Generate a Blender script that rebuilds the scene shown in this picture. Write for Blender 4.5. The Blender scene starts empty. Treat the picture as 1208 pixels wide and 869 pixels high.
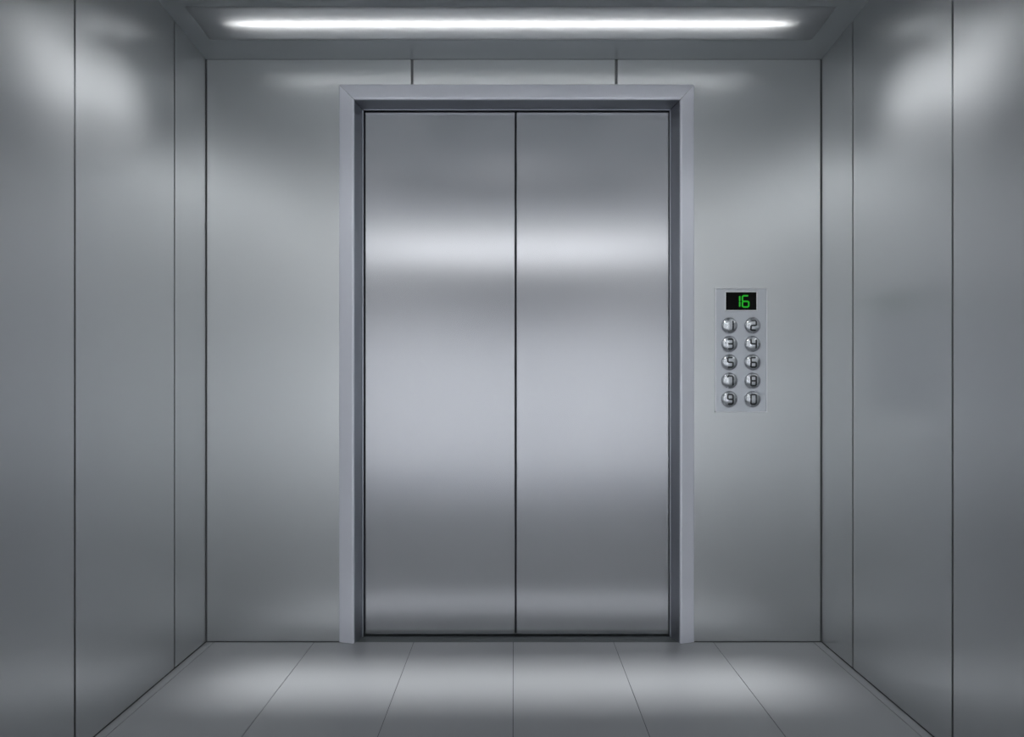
import bpy, bmesh, math
from mathutils import Vector, Matrix

# ------------------------------------------------------------------ camera, world, lights, exposure
sc = bpy.context.scene
C = sc.collection
CAM_Y, EYE, F = -2.6, 1.027, 780.0
CX, CY = 606.0, 449.0                      # where the view axis meets the photograph
cam_d = bpy.data.cameras.new('camera')
cam_d.sensor_width = 36.0
cam_d.lens = 36.0 * F / 1208.0
cam_d.shift_x = -(CX - 604.0) / 1208.0
cam_d.shift_y = (CY - 434.5) / 1208.0
cam_d.clip_start = 0.02
cam = bpy.data.objects.new('camera', cam_d)
cam.location = (0, CAM_Y, EYE)
cam.rotation_euler = (math.pi / 2, 0, 0)
C.objects.link(cam)
sc.camera = cam

world = bpy.data.worlds.new('world')
sc.world = world
world.use_nodes = True
world.node_tree.nodes['Background'].inputs[0].default_value = (0.02, 0.022, 0.025, 1)
world.node_tree.nodes['Background'].inputs[1].default_value = 0.3

vs = sc.view_settings
vs.view_transform = 'Standard'
vs.look = 'None'
vs.gamma = 1.0
vs.use_curve_mapping = False
vs.exposure = 0.0

LIGHT = (0.98, 0.992, 1.0)
W, ZC, ZC2, YB = 1.21, 2.29, 2.495, -3.9     # half width, ceiling height at the doors and behind, rear wall
STRIP_Y, YS = -0.224, -2.4                   # strip light; where the ceiling slope ends
def cz(y): return ZC + (ZC2 - ZC) * min(1.0, y / YS)

def area(name, loc, rot, sx, sy, power, spread=180.0, color=LIGHT):
    l = bpy.data.lights.new(name, 'AREA')
    l.shape = 'RECTANGLE'; l.size = sx; l.size_y = sy
    l.energy = power; l.color = color; l.spread = math.radians(spread)
    o = bpy.data.objects.new(name, l)
    o.location = loc; o.rotation_euler = rot
    C.objects.link(o)
    return o

def spot(name, loc, target, power, angle, blend=1.0, radius=0.03, color=LIGHT):
    l = bpy.data.lights.new(name, 'SPOT')
    l.energy = power; l.color = color; l.spot_size = math.radians(angle); l.spot_blend = blend
    l.shadow_soft_size = radius
    o = bpy.data.objects.new(name, l)
    o.location = loc
    o.rotation_euler = (Vector(target) - Vector(loc)).to_track_quat('-Z', 'Y').to_euler()
    C.objects.link(o)
    return o

P_FRONT, P_WASH, P_SPOT, P_FLOOD = 1.55, 12.0, 0.48, 1.9
E_TUBE, E_REAR, E_COLUMN = 15.0, 2.7, 2.7
TILT = math.atan((ZC2 - ZC) / -YS)
area('front_strip_light', (-0.01, STRIP_Y, ZC + 0.010), (-0.62 * TILT, 0, 0), 2.0, 0.05, P_FRONT, 13)
# lamps added out of view to brighten the rear wall
for _s in (-1, 1):
    area('added_wall_washer_light', (_s * 0.75, -2.2, cz(-2.2) - 0.04), (math.radians(-39), 0, 0), 0.8, 0.10, P_WASH, 66)
def head_rotation(pos, aim, roll):
    z = (Vector(pos) - Vector(aim)).normalized()
    x = Vector((0, -math.cos(roll), -math.sin(roll)))
    x = (x - x.dot(z) * z).normalized()
    return Matrix((x, z.cross(x), z)).transposed().to_euler()

# lamp heads added for the glow on the side walls: position, aimed at, width, height, power, spread
ADDED_HEADS = []
for _s in (-1, 1):
    ADDED_HEADS.append(((_s * 0.45, -0.68, cz(-0.68) - 0.06), (_s * W, -0.68, 1.85), 0.50, 0.04, P_SPOT, 22))
    ADDED_HEADS.append(((_s * 0.10, -1.45, cz(-1.45) - 0.06), (_s * W, -0.45, 0.80), 0.30, 0.08, P_FLOOD, 80))
for pos, aim, sx, sy, pw, spr in ADDED_HEADS:
    q = head_rotation(pos, aim, math.radians(14))
    area('added_head_light', pos, q, sx, sy, pw, spr)

# ------------------------------------------------------------------ helpers
def P(px, py, d):
    return Vector(((px - CX) / F * d, CAM_Y + d, EYE + (CY - py) / F * d))

def lin(v):
    v = v / 255.0
    return v / 12.92 if v <= 0.04045 else ((v + 0.055) / 1.055) ** 2.4

def mat(name, rgb, metallic=0.0, rough=0.5, emit=None, strength=0.0, brushed=None, bump=0.0, coat=0.0, aniso=0.0):
    m = bpy.data.materials.new(name)
    m.use_nodes = True
    nt = m.node_tree
    b = nt.nodes['Principled BSDF']
    b.inputs['Base Color'].default_value = (rgb[0], rgb[1], rgb[2], 1)
    b.inputs['Metallic'].default_value = metallic
    b.inputs['Roughness'].default_value = rough
    if coat:
        b.inputs['Coat Weight'].default_value = coat
        b.inputs['Coat Roughness'].default_value = 0.1
    if aniso:
        b.inputs['Anisotropic'].default_value = aniso
        tv = nt.nodes.new('ShaderNodeCombineXYZ')
        tv.inputs[0].default_value = 1.0; tv.inputs[1].default_value = 1.0
        nt.links.new(tv.outputs[0], b.inputs['Tangent'])
    if emit:
        b.inputs['Emission Color'].default_value = (emit[0], emit[1], emit[2], 1)
        b.inputs['Emission Strength'].default_value = strength
    if brushed:
        tc = nt.nodes.new('ShaderNodeTexCoord')
        mp = nt.nodes.new('ShaderNodeMapping')
        mp.inputs['Scale'].default_value = brushed
        nz = nt.nodes.new('ShaderNodeTexNoise')
        nz.inputs['Scale'].default_value = 1.0
        nz.inputs['Detail'].default_value = 3.0
        rm = nt.nodes.new('ShaderNodeMapRange')
        rm.inputs['To Min'].default_value = rough - 0.03
        rm.inputs['To Max'].default_value = rough + 0.03
        nt.links.new(tc.outputs['Object'], mp.inputs['Vector'])
        nt.links.new(mp.outputs['Vector'], nz.inputs['Vector'])
        nt.links.new(nz.outputs['Fac'], rm.inputs['Value'])
        nt.links.new(rm.outputs['Result'], b.inputs['Roughness'])
        if bump:
            bp = nt.nodes.new('ShaderNodeBump')
            bp.inputs['Strength'].default_value = bump
            bp.inputs['Distance'].default_value = 0.001
            nt.links.new(nz.outputs['Fac'], bp.inputs['Height'])
            nt.links.new(bp.outputs['Normal'], b.inputs['Normal'])
    return m

M = {
    'wall':   mat('brushed_wall_steel', (0.65, 0.665, 0.675), 0.91, 0.34, aniso=0.5),
    'rearwall': mat('pale_bounce_laminate', (0.72, 0.74, 0.77), 0.0, 0.5),
    'door':   mat('brushed_door_steel', (0.575, 0.58, 0.61), 0.92, 0.26, aniso=0.92),
    'frame':  mat('satin_frame_steel', (0.87, 0.88, 0.96), 0.30, 0.36),
    'shaded_reveal':  mat('shaded_reveal_steel', (0.42, 0.44, 0.49), 0.85, 0.32),  # darker than the frame steel: shade of the reveal put into the colour
    'ceil':   mat('satin_ceiling_steel', (0.44, 0.465, 0.48), 0.60, 0.38),
    'floor':  mat('polished_grey_tile', (0.36, 0.37, 0.385), 0.0, 0.30),
    'grout':  mat('dark_grout', (0.10, 0.105, 0.11), 0.0, 0.7),
    'gap':    mat('dark_joint', (0.28, 0.29, 0.30), 0.3, 0.6),
    'sill':   mat('dark_aluminium_sill', (0.14, 0.155, 0.16), 0.6, 0.45),
    'dark':   mat('dark_shaft_rubber', (0.09, 0.10, 0.12), 0.0, 0.6),
    'plate':  mat('satin_plate_steel', (0.58, 0.60, 0.64), 0.85, 0.33, aniso=0.5),
    'rim':    mat('polished_rim_steel', (0.88, 0.89, 0.92), 0.4, 0.3),
    'button': mat('polished_button_steel', (0.62, 0.64, 0.67), 0.95, 0.22),
    'ink':    mat('engraved_numeral_grey', (0.05, 0.055, 0.06), 0.3, 0.5),
    'screen': mat('black_display_glass', (0.004, 0.004, 0.004), 0.0, 0.35),
    'led':    mat('green_led', (0.01, 0.10, 0.01), 0.0, 0.5, (0.012, 0.42, 0.018), 0.75),
    'tube':   mat('white_tube_diffuser', (0.9, 0.9, 0.9), 0.0, 0.4, LIGHT, E_TUBE),
    'rear':   mat('added_bar_diffuser', (0.9, 0.9, 0.9), 0.0, 0.4, LIGHT, E_REAR),
    'column': mat('added_column_diffuser', (0.9, 0.9, 0.9), 0.0, 0.4, LIGHT, E_COLUMN),
    'lamp':   mat('added_head_lens', (0.9, 0.9, 0.9), 0.0, 0.4, LIGHT, 1.0),
}

# frosted lens: lets the tube's light through, otherwise as grey as the ceiling
_m = mat('frosted_lens', (0.56, 0.585, 0.60), 0.60, 0.38)
_nt = _m.node_tree
_tr = _nt.nodes.new('ShaderNodeBsdfTranslucent'); _tr.inputs['Color'].default_value = (0.9, 0.9, 0.9, 1)
_mx = _nt.nodes.new('ShaderNodeMixShader'); _mx.inputs[0].default_value = 0.5
_nt.links.new(_nt.nodes['Principled BSDF'].outputs[0], _mx.inputs[1])
_nt.links.new(_tr.outputs[0], _mx.inputs[2])
_nt.links.new(_mx.outputs[0], _nt.nodes['Material Output'].inputs['Surface'])
M['lens'] = _m

M['screen'].node_tree.nodes['Principled BSDF'].inputs['Specular IOR Level'].default_value = 0.08

def link(name, bm, m, parent=None, smooth=False, **props):
    bmesh.ops.recalc_face_normals(bm, faces=bm.faces[:])
    me = bpy.data.meshes.new(name)
    bm.to_mesh(me); bm.free()
    if smooth:
        for p in me.polygons:
            p.use_smooth = True
    me.materials.append(M[m])
    o = bpy.data.objects.new(name, me)
    C.objects.link(o)
    if parent:
        o.parent = parent
    for k, v in props.items():
        o[k] = v
    return o

def empty(name, loc=(0, 0, 0), **props):
    o = bpy.data.objects.new(name, None)
    o.empty_display_size = 0.05
    o.location = loc
    C.objects.link(o)
    for k, v in props.items():
        o[k] = v
    return o

def box(bm, x0, x1, y0, y1, z0, z1, bevel=0.0, seg=2):
    vs_ = [bm.verts.new((x, y, z)) for x in (x0, x1) for y in (y0, y1) for z in (z0, z1)]
    fs = [(0, 1, 3, 2), (4, 6, 7, 5), (0, 4, 5, 1), (2, 3, 7, 6), (0, 2, 6, 4), (1, 5, 7, 3)]
    faces = [bm.faces.new([vs_[i] for i in f]) for f in fs]
    if bevel:
        bmesh.ops.recalc_face_normals(bm, faces=faces)
        es = list({e for f in faces for e in f.edges})
        bmesh.ops.bevel(bm, geom=es, offset=bevel, segments=seg, affect='EDGES', profile=0.5)

def prism_x(bm, pts, x0, x1):
    """closed outline of (y, z) points swept along x"""
    a = [bm.verts.new((x0, y, z)) for y, z in pts]
    b = [bm.verts.new((x1, y, z)) for y, z in pts]
    n = len(pts)
    bm.faces.new(a); bm.faces.new(b[::-1])
    for i in range(n):
        bm.faces.new((a[i], a[(i + 1) % n], b[(i + 1) % n], b[i]))

# ------------------------------------------------------------------ the setting
G = 0.008                                   # joint between panels
SEAMS = [0.0, -0.241, -0.777, -1.32, -1.86, -2.40, -2.94, -3.42, YB]

# floor: long tiles on a grout bed
bm = bmesh.new()
box(bm, -W - 0.05, W + 0.05, YB - 0.05, 0.0, -0.06, -0.0015)
fl = link('floor', bm, 'grout', kind='structure', category='floor',
          label='grey polished tile floor of the elevator car with a soft light band')
bm = bmesh.new()
xs = [-W, -1.178, -0.785, -0.393, -0.002, 0.393, 0.785, 1.178, W]
ys = [0.0, -0.95, -1.90, -2.85, YB]
g = 0.0012
for i in range(len(xs) - 1):
    for j in range(len(ys) - 1):
        box(bm, xs[i] + g, xs[i + 1] - g, ys[j + 1] + g, ys[j] - g, -0.02, 0.0)
link('floor_tiles', bm, 'floor', fl)

# ceiling: a sloping strip by the doors, then level
HY0, HY1, HX0, HX1 = STRIP_Y - 0.092, STRIP_Y + 0.092, -1.13, 1.11      # opening for the strip light
TOPZ = ZC2 + 0.12
bm = bmesh.new()
X0, X1 = -W - 0.002, W + 0.002
prism_x(bm, [(0.0, ZC), (HY1, cz(HY1)), (HY1, TOPZ), (0.0, TOPZ)], X0, X1)
for xa, xb in ((X0, HX0), (HX1, X1)):
    prism_x(bm, [(HY1, cz(HY1)), (HY0, cz(HY0)), (HY0, TOPZ), (HY1, TOPZ)], xa, xb)
prism_x(bm, [(HY0, cz(HY0)), (YS, ZC2), (YB, ZC2), (YB, TOPZ), (HY0, TOPZ)], X0, X1)
bmesh.ops.remove_doubles(bm, verts=bm.verts[:], dist=1e-5)
link('ceiling', bm, 'ceil', kind='structure', category='ceiling',
     label='dark grey satin metal ceiling carrying the strip light')

# side walls
def side_wall(name, s, label):
    bm = bmesh.new()
    x0, x1 = sorted((s * (W + 0.012), s * (W + 0.08)))
    box(bm, x0, x1, YB - 0.05, 0.1, -0.05, ZC2 + 0.12)
    w = link(name, bm, 'gap', kind='structure', category='wall', label=label)
    for i in range(len(SEAMS) - 1):
        bm = bmesh.new()
        x0, x1 = sorted((s * W, s * (W + 0.012)))
        a, b = SEAMS[i + 1] + G / 2, SEAMS[i] - (G / 2 if i else 0.004)
        box(bm, x0, x1, a, b, 0.004, ZC2 + 0.11)
        link('wall_panel', bm, 'wall', w)
    return w
side_wall('wall_left', -1, 'brushed steel wall on the left side of the elevator doors')
side_wall('wall_right', 1, 'brushed steel wall on the right side, nearest the button panel')

# rear wall, unseen; its pale finish is put in to bounce light
bm = bmesh.new()
box(bm, -W - 0.08, W + 0.08, YB - 0.10, YB - 0.012, -0.05, ZC2 + 0.12)
w = link('wall_back', bm, 'gap', kind='structure', category='wall',
         label='unseen rear wall of the elevator car, made pale to throw light on the doors')
for a, b in ((-W, -0.4), (-0.4, 0.4), (0.4, W)):
    bm = bmesh.new()
    box(bm, a + G / 2, b - G / 2, YB - 0.012, YB, 0.004, ZC2 - 0.002, 0.0015)
    link('wall_panel', bm, 'rearwall', w)

# door wall
XL, XR = P(418, 0, 2.6).x, P(802, 0, 2.6).x      # structural opening
ZT = P(0, 117, 2.6).z
TH = 0.012
bm = bmesh.new()
box(bm, -W - 0.08, XL - 0.01, TH, 0.20, -0.05, ZC + 0.12)
box(bm, XR + 0.01, W + 0.08, TH, 0.20, -0.05, ZC + 0.12)
box(bm, XL - 0.01, XR + 0.01, TH, 0.20, ZT + 0.005, ZC + 0.12)
wf = link('wall_front', bm, 'gap', kind='structure', category='wall',
          label='brushed steel wall around the elevator doors')
s1, s2 = P(486, 0, 2.6).x, P(727, 0, 2.6).x
OL, OR, OT = P(408, 0, 2.6).x, P(811, 0, 2.6).x, P(0, 108, 2.6).z
g = 0.0055
CG = 0.005
def panel_poly(pts):
    """flat panel in the x-z plane with its front at y = 0"""
    bm = bmesh.new()
    a = [bm.verts.new((x, 0.0, z)) for x, z in pts]
    b = [bm.verts.new((x, TH, z)) for x, z in pts]
    n = len(pts)
    f = bm.faces.new(a); bm.faces.new(b[::-1])
    for i in range(n):
        bm.faces.new((a[i], a[(i + 1) % n], b[(i + 1) % n], b[i]))
    bmesh.ops.recalc_face_normals(bm, faces=bm.faces[:])
    link('wall_panel', bm, 'wall', wf)
zt = ZC - 0.001
panel_poly([(-W + CG, 0.004), (OL, 0.004), (OL, OT), (s1 - g, OT), (s1 - g, zt), (-W + CG, zt)])
panel_poly([(s1 + g, OT), (s2 - g, OT), (s2 - g, zt), (s1 + g, zt)])
panel_poly([(s2 + g, OT), (OR, OT), (OR, 0.004), (W - CG, 0.004), (W - CG, zt), (s2 + g, zt)])

# ------------------------------------------------------------------ door frame
# (left px, top px, right px, y of the profile point)
PROF = [(400, 99.5, 819, 0.002), (400.6, 100.2, 818.4, -0.004), (414.2, 114.0, 805.8, -0.0165),
        (415.4, 115.0, 804.6, -0.0175), (417.0, 116.8, 802.9, -0.0165), (418.3, 118.2, 801.6, -0.011),
        (427.2, 128.6, 791.6, 0.046), (427.6, 129.0, 791.2, 0.048), (428.8, 130.0, 790.0, 0.048),
        (429.0, 130.2, 789.8, 0.075)]
frame = empty('trim_1', (0, 0, 0), kind='structure', category='door frame',
              label='mitred pale steel frame around the closed elevator doors')
pr = []
for l, t, r, y in PROF:
    d = y - CAM_Y
    pr.append((P(l, 0, d).x, P(0, t, d).z, P(r, 0, d).x, y))
def sweep(kind, prof):
    bm = bmesh.new()
    mg = 0.0015                                       # hairline at the mitre
    rings = []
    for l, t, r, y in prof:
        if kind == 'L':
            rings.append(((l, y, 0.001), (l, y, t - mg)))
        elif kind == 'R':
            rings.append(((r, y, 0.001), (r, y, t - mg)))
        else:
            rings.append(((l + mg, y, t), (r - mg, y, t)))
    A = [bm.verts.new(a) for a, b in rings]
    B = [bm.verts.new(b) for a, b in rings]
    n = len(A)
    for i in range(n):
        j = (i + 1) % n
        bm.faces.new((A[i], A[j], B[j], B[i]))
    bm.faces.new(A[::-1]); bm.faces.new(B)
    return bm
k = 5                                                 # the reveal, darkened in colour for its shade, starts here
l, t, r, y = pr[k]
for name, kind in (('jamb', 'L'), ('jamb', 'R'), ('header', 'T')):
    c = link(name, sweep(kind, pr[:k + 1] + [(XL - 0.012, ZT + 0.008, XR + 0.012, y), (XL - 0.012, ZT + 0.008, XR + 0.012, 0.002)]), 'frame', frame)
    link('shaded_reveal', sweep(kind, [(l, t, r, y + 0.0002)] + pr[k + 1:] + [(XL - 0.012, ZT + 0.008, XR + 0.012, 0.075), (XL - 0.012, ZT + 0.008, XR + 0.012, y + 0.0002)]),
         'shaded_reveal', c, label='inner face of the frame, shade put into its darker steel colour')

# sill between the jambs
bm = bmesh.new()
box(bm, XL, XR, -0.001, 0.10, -0.03, 0.0012)
sl = link('trim_2', bm, 'sill', kind='structure', category='door sill',
          label='dark metal threshold under the elevator doors')
for k in range(2):
    bm = bmesh.new()
    box(bm, XL + 0.004, XR - 0.004, 0.018 + 0.022 * k, 0.028 + 0.022 * k, 0.0012, 0.0022, 0.0004)
    link('sill_ridge', bm, 'sill', sl)

# door leaves
DY = 0.06
DD = DY - CAM_Y
def leaf(name, p0, p1, label):
    x0, x1 = P(p0, 0, DD).x, P(p1, 0, DD).x
    bm = bmesh.new()
    box(bm, x0, x1, DY, DY + 0.03, 0.006, P(0, 131.9, DD).z, 0.004, 3)
    o = link(name, bm, 'door', kind='structure', category='elevator door', label=label)
    return o
leaf('door_1', 430.4, 607.5, 'left brushed steel sliding door leaf of the closed elevator')
leaf('door_2', 609.1, 789.4, 'right brushed steel sliding door leaf, beside the button panel')
# dark shaft side seen as hairlines round the leaves
bm = bmesh.new()
box(bm, XL - 0.05, XR + 0.05, DY + 0.034, DY + 0.06, -0.03, ZT + 0.05)
link('wall_shaft', bm, 'dark', kind='structure', category='wall',
     label='dark gap around and between the elevator door leaves')

# ------------------------------------------------------------------ strip light, then the added lights
def tube_mesh(bm, x0, x1, ry, rz, taper, n=20):
    rings = []
    xs_ = []
    K = 10
    for i in range(K + 1):
        t = i / K
        xs_.append((x0 + taper * t, math.sin(t * math.pi / 2) ** 0.8 if t > 0 else 0.02))
    for i in range(K + 1):
        t = 1 - i / K
        xs_.append((x1 - taper * t, math.sin(t * math.pi / 2) ** 0.8 if t > 0 else 0.02))
    for x, s in xs_:
        rings.append([bm.verts.new((x, ry * s * math.cos(2 * math.pi * k / n), rz * s * math.sin(2 * math.pi * k / n))) for k in range(n)])
    for a, b in zip(rings, rings[1:]):
        for k in range(n):
            bm.faces.new((a[k], a[(k + 1) % n], b[(k + 1) % n], b[k]))
    bm.faces.new(rings[0]); bm.faces.new(rings[-1])

# front one: a tube in a housing behind a frosted lens that lies flush in the ceiling
o = empty('ceiling_strip_light', (0, STRIP_Y, cz(STRIP_Y)), category='light',
          label='long glowing white strip light on the ceiling above the doors')
o.rotation_euler = (-TILT, 0, 0)
bm = bmesh.new()
box(bm, HX0 - 0.003, HX1 + 0.003, -0.0955, 0.0955, -0.0012, 0.0)
link('lens', bm, 'lens', o)
bm = bmesh.new()
tube_mesh(bm, -1.045, 1.02, 0.010, 0.008, 0.16)
t = link('tube', bm, 'tube', o, smooth=True); t.location = (0, 0, 0.0175)
bm = bmesh.new()
for a in ((HX0, HX1, -0.090, 0.090, 0.075, 0.08), (HX0, HX1, -0.090, -0.085, 0.001, 0.075), (HX0, HX1, 0.085, 0.090, 0.001, 0.075),
          (HX0, HX0 + 0.005, -0.085, 0.085, 0.001, 0.075), (HX1 - 0.005, HX1, -0.085, 0.085, 0.001, 0.075)):
    box(bm, *a)
link('housing', bm, 'dark', o)
# light bars added on the rear wall for a bright band in the doors
for k, where in ((-1, 'left'), (1, 'right')):
    o = empty('added_light_bar', (k * 0.67, YB, 2.335), category='light',
              label='added white light bar on the %s half of the rear wall, for a band in the doors' % where)
    bm = bmesh.new(); box(bm, -0.53, 0.53, 0.0, 0.03, -0.15, 0.15, 0.004)
    link('body', bm, 'ceil', o)
    bm = bmesh.new(); box(bm, -0.52, 0.52, 0.028, 0.045, -0.14, 0.14, 0.008, 3)
    link('diffuser', bm, 'rear', o)
# glowing columns added in the rear corners to brighten the side walls
for k, where in ((-1, 'left'), (1, 'right')):
    o = empty('added_light_column', (k * 1.10, YB, 0.12), category='light',
              label='added glowing column in the rear %s corner, to brighten the side walls' % where)
    bm = bmesh.new(); box(bm, -0.07, 0.07, 0.0, 0.03, 0.0, 1.95, 0.004)
    link('body', bm, 'ceil', o)
    bm = bmesh.new(); box(bm, -0.06, 0.06, 0.028, 0.05, 0.01, 1.94, 0.01, 3)
    link('diffuser', bm, 'column', o)
# body for the washer lamps added to brighten the rear wall
o = empty('added_wall_washer', (0, -2.2, cz(-2.2)), category='light',
          label='added slim wall washer on the ceiling, unseen, to brighten the rear wall')
bm = bmesh.new(); box(bm, -1.02, 1.02, -0.02, 0.075, -0.03, 0.0, 0.003)
link('body', bm, 'ceil', o)

# bodies of the lamp heads added out of view for the side walls
for (pos, aim, sx, sy, pw, spr), where in zip(ADDED_HEADS, ('slim lamp head aimed high at the left wall', 'wide lamp head aimed low at the left wall',
                                                      'slim lamp head aimed high at the right wall', 'wide lamp head aimed low at the right wall')):
    q = head_rotation(pos, aim, math.radians(14))
    o = empty('added_lamp_head', pos, category='light', label='small added ' + where)
    o.rotation_euler = q
    bm = bmesh.new()
    hx, hy = sx / 2 + 0.008, sy / 2 + 0.008
    box(bm, -hx, hx, -hy, hy, 0.006, 0.035, 0.004)
    link('body', bm, 'ceil', o)
    bm = bmesh.new()
    box(bm, -sx / 2, sx / 2, -sy / 2, sy / 2, 0.003, 0.007, 0.001)
    link('lens', bm, 'lamp', o)
    bm = bmesh.new()
    bmesh.ops.create_cone(bm, cap_ends=True, segments=16, radius1=0.006, radius2=0.006, depth=0.07)
    st = link('stem', bm, 'ceil', o)
    st.matrix_parent_inverse = q.to_matrix().to_4x4().inverted()
    st.location = (0, 0, 0.045)

# ------------------------------------------------------------------ button panel
panel = empty('control_panel', P(873.6, 412.8, 2.6), category='elevator button panel',
              label='steel button panel with green floor display on the wall right of the doors')
PO = panel.location.copy()
U = 2.6 / F                                        # metres per pixel on the wall
def lx(px): return (px - 873.6) * U
def lz(py): return (412.8 - py) * U
TP = 0.006                                         # plate thickness
bm = bmesh.new()
box(bm, lx(844.2), lx(903.2), -TP, -0.0002, lz(485.0), lz(340.8), 0.001)
link('faceplate', bm, 'plate', panel)
bm = bmesh.new()
x0, x1, z0, z1 = lx(843), lx(904.4), lz(486.2), lz(339.6)
t = 0.0042
for a in ((x0, x1, z1 - t, z1), (x0, x1, z0, z0 + t), (x0, x0 + t, z0 + t, z1 - t), (x1 - t, x1, z0 + t, z1 - t)):
    box(bm, a[0], a[1], -TP - 0.0025, -0.0001, a[2], a[3], 0.0008)
link('rim', bm, 'rim', panel)

# seven-segment style numerals, drawn in a cell -1..1 by -1..1
SEG = {
    'a': [(-0.62, 1.0), (0.62, 1.0)], 'g': [(-0.62, 0.0), (0.62, 0.0)], 'd': [(-0.62, -1.0), (0.62, -1.0)],
    'f': [(-1.0, 0.84), (-1.0, 0.14)], 'b': [(1.0, 0.84), (1.0, 0.14)],
    'e': [(-1.0, -0.14), (-1.0, -0.84)], 'c': [(1.0, -0.14), (1.0, -0.84)],
}
JOIN = {('a', 'f'), ('a', 'b'), ('d', 'e'), ('d', 'c'), ('g', 'f'), ('g', 'b'), ('g', 'e'), ('g', 'c')}
DIG = {'0': 'abcdef', '1': 'bc', '2': 'abged', '3': 'abgcd', '4': 'fgbc', '5': 'afgcd',
       '6': 'afgecd', '7': 'abc', '8': 'abcdefg', '9': 'abfgcd'}
def strokes(d):
    s = DIG[d]
    out = [SEG[k] for k in s]
    for a, b in JOIN:                              # round the corners where two bars meet
        if a in s and b in s:
            p, q = min(((p, q) for p in SEG[a] for q in SEG[b]), key=lambda t: (t[0][0] - t[1][0]) ** 2 + (t[0][1] - t[1][1]) ** 2)
            out.append([p, q])
    if d == '7':
        out.append([(-0.62, 1.0), (-1.0, 0.80)])
    if d == '4':
        pass
    return out
def numeral(bm, d, cx, cz, hw, hh, th, surf, lift):
    """bars laid over a surface: surf(x, z) gives how far the surface stands out"""
    for (a, b) in strokes(d):
        ax, az, bx, bz = cx + a[0] * hw, cz + a[1] * hh, cx + b[0] * hw, cz + b[1] * hh
        dx, dz = bx - ax, bz - az
        L = math.hypot(dx, dz)
        ux, uz = dx / L, dz / L
        nx, nz = -uz, ux
        r = th / 2
        outl = []
        N = 4
        line = []
        for i in range(N + 1):
            t = i / N
            line.append((ax + dx * t, az + dz * t))
        ends = 5
        poly = []
        for x, z in line: poly.append((x + nx * r, z + nz * r))
        for k in range(1, ends):
            an = math.pi / 2 - math.pi * k / ends
            poly.append((bx + (ux * math.cos(an) + nx * math.sin(an)) * r, bz + (uz * math.cos(an) + nz * math.sin(an)) * r))
        for x, z in reversed(line): poly.append((x - nx * r, z - nz * r))
        for k in range(1, ends):
            an = -math.pi / 2 - math.pi * k / ends
            poly.append((ax + (ux * math.cos(an) + nx * math.sin(an)) * r, az + (uz * math.cos(an) + nz * math.sin(an)) * r))
        top = [bm.verts.new((x, -surf(x, z) - lift, z)) for x, z in poly]
        bot = [bm.verts.new((x, -surf(x, z) + 0.0004, z)) for x, z in poly]
        ct = [bm.verts.new((x, -surf(x, z) - lift, z)) for x, z in line]
        n = len(top)
        m_ = len(line)
        # quads between the centre line and each side, fans at the two caps
        for i in range(m_ - 1):
            bm.faces.new((ct[i], ct[i + 1], top[i + 1], top[i]))
        for i in range(m_ - 1):
            j = m_ + (ends - 1) + i
            bm.faces.new((ct[m_ - 1 - i], top[j], top[j + 1], ct[m_ - 2 - i]))
        capb = [top[m_ - 1 + k] for k in range(ends + 1)]
        for k in range(ends):
            bm.faces.new((ct[-1], capb[k], capb[k + 1]))
        st = m_ + (ends - 1) + m_ - 1
        capa = [top[(st + k) % n] for k in range(ends + 1)]
        for k in range(ends):
            bm.faces.new((ct[0], capa[k], capa[k + 1]))
        for i in range(n):
            bm.faces.new((top[i], bot[i], bot[(i + 1) % n], top[(i + 1) % n]))

# floor display
disp = empty('floor_display', (0, 0, 0)); disp.parent = panel
bm = bmesh.new()
x0, x1, z0, z1 = lx(854.6), lx(892.6), lz(366.8), lz(343.8)
t = 0.0036
for a in ((x0, x1, z1 - t, z1), (x0, x1, z0, z0 + t), (x0, x0 + t, z0 + t, z1 - t), (x1 - t, x1, z0 + t, z1 - t)):
    box(bm, a[0], a[1], -TP - 0.003, -TP + 0.001, a[2], a[3], 0.0007)
link('bezel', bm, 'rim', disp)
bm = bmesh.new()
box(bm, x0 + t, x1 - t, -TP - 0.0010, -TP + 0.0005, z0 + t, z1 - t)
link('screen', bm, 'screen', disp)
flat = lambda x, z: TP + 0.0010
for d, px, hw in (('1', 868.3, 3.6), ('6', 878.8, 3.7)):
    bm = bmesh.new()
    numeral(bm, d, lx(px), lz(355.6), hw * U, 6.6 * U, 1.75 * U, flat, 0.0003)
    link('digit', bm, 'led', disp, label='lit green %s' % d)

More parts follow.
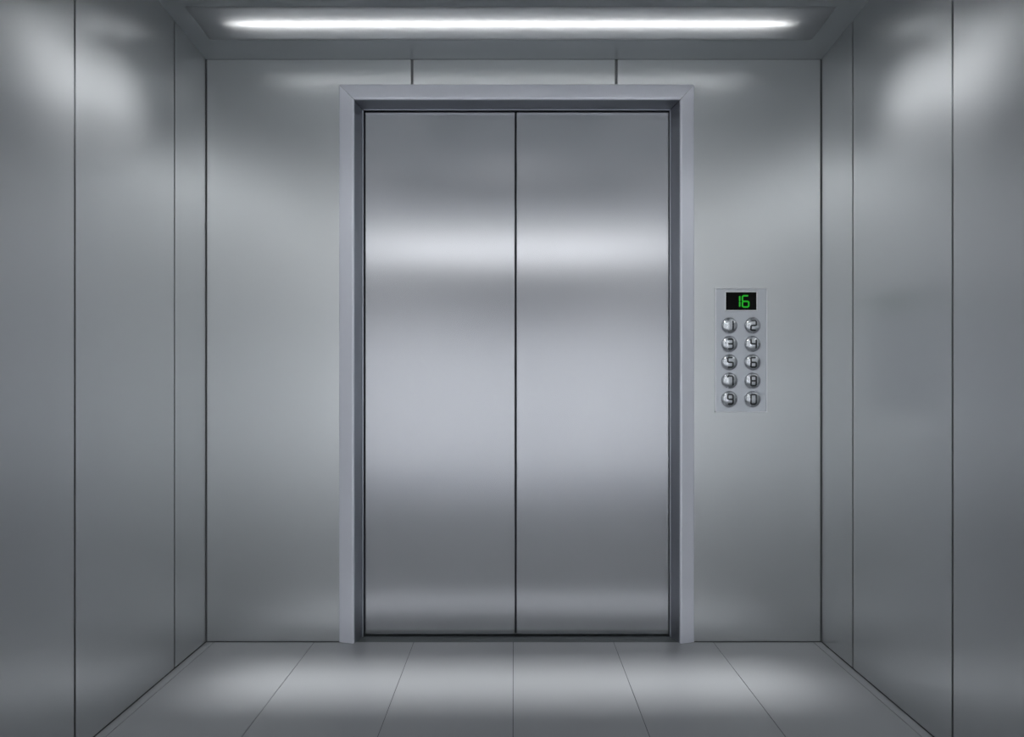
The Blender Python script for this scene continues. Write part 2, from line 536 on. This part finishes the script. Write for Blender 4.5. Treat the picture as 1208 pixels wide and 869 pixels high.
# buttons: a domed cap in a thin ring, with its numeral
RB = 9.4 * U
HB = 0.0125
def dome(r):
    r = min(r / RB, 1.0)
    return HB * math.sqrt(max(0.0, 1 - r * r)) ** 0.9
def button_at(px, py, d):
    cx, cz = lx(px), lz(py)
    bm = bmesh.new()
    n, K = 48, 14
    top = bm.verts.new((cx, -TP - dome(0), cz))
    prev = None
    for i in range(1, K + 1):
        r = RB * math.sin(i / K * math.pi / 2)
        ring = [bm.verts.new((cx + r * math.cos(2 * math.pi * k / n), -TP - (dome(r) if i < K else 0.0), cz + r * math.sin(2 * math.pi * k / n))) for k in range(n)]
        for k in range(n):
            if prev is None: bm.faces.new((top, ring[k], ring[(k + 1) % n]))
            else: bm.faces.new((prev[k], ring[k], ring[(k + 1) % n], prev[(k + 1) % n]))
        prev = ring
    base = [bm.verts.new((v.co.x, -TP + 0.002, v.co.z)) for v in prev]
    for k in range(n):
        bm.faces.new((prev[k], base[k], base[(k + 1) % n], prev[(k + 1) % n]))
    bm.faces.new(base)
    b = link('button', bm, 'button', panel, smooth=True, label='round domed button marked %s' % d)
    bm = bmesh.new()                                # thin collar round the cap
    prof = [(RB + 0.0002, -TP + 0.001), (RB + 0.0002, -TP - 0.0012), (RB + 0.0020, -TP - 0.0010), (RB + 0.0026, -TP + 0.001)]
    rings = [[bm.verts.new((cx + r * math.cos(2 * math.pi * k / n), y, cz + r * math.sin(2 * math.pi * k / n))) for k in range(n)] for r, y in prof]
    for i in range(4):
        a, c = rings[i], rings[(i + 1) % 4]
        for k in range(n):
            bm.faces.new((a[k], a[(k + 1) % n], c[(k + 1) % n], c[k]))
    link('collar', bm, 'plate', b, smooth=True)
    bm = bmesh.new()
    ox = 0.2 * U
    surf = lambda x, z: TP + dome(math.hypot(x - cx, z - cz))
    numeral(bm, d, cx + ox, cz - 0.2 * U, 3.1 * U, 5.6 * U, 1.9 * U, surf, 0.0004)
    link('numeral', bm, 'ink', b)
ROWS = [383.9, 405.6, 427.2, 448.8, 470.5]
for i, (a, b) in enumerate((('1', '2'), ('3', '4'), ('5', '6'), ('7', '8'), ('9', '0'))):
    button_at(859.8, ROWS[i], a)
    button_at(887.0, ROWS[i], b)
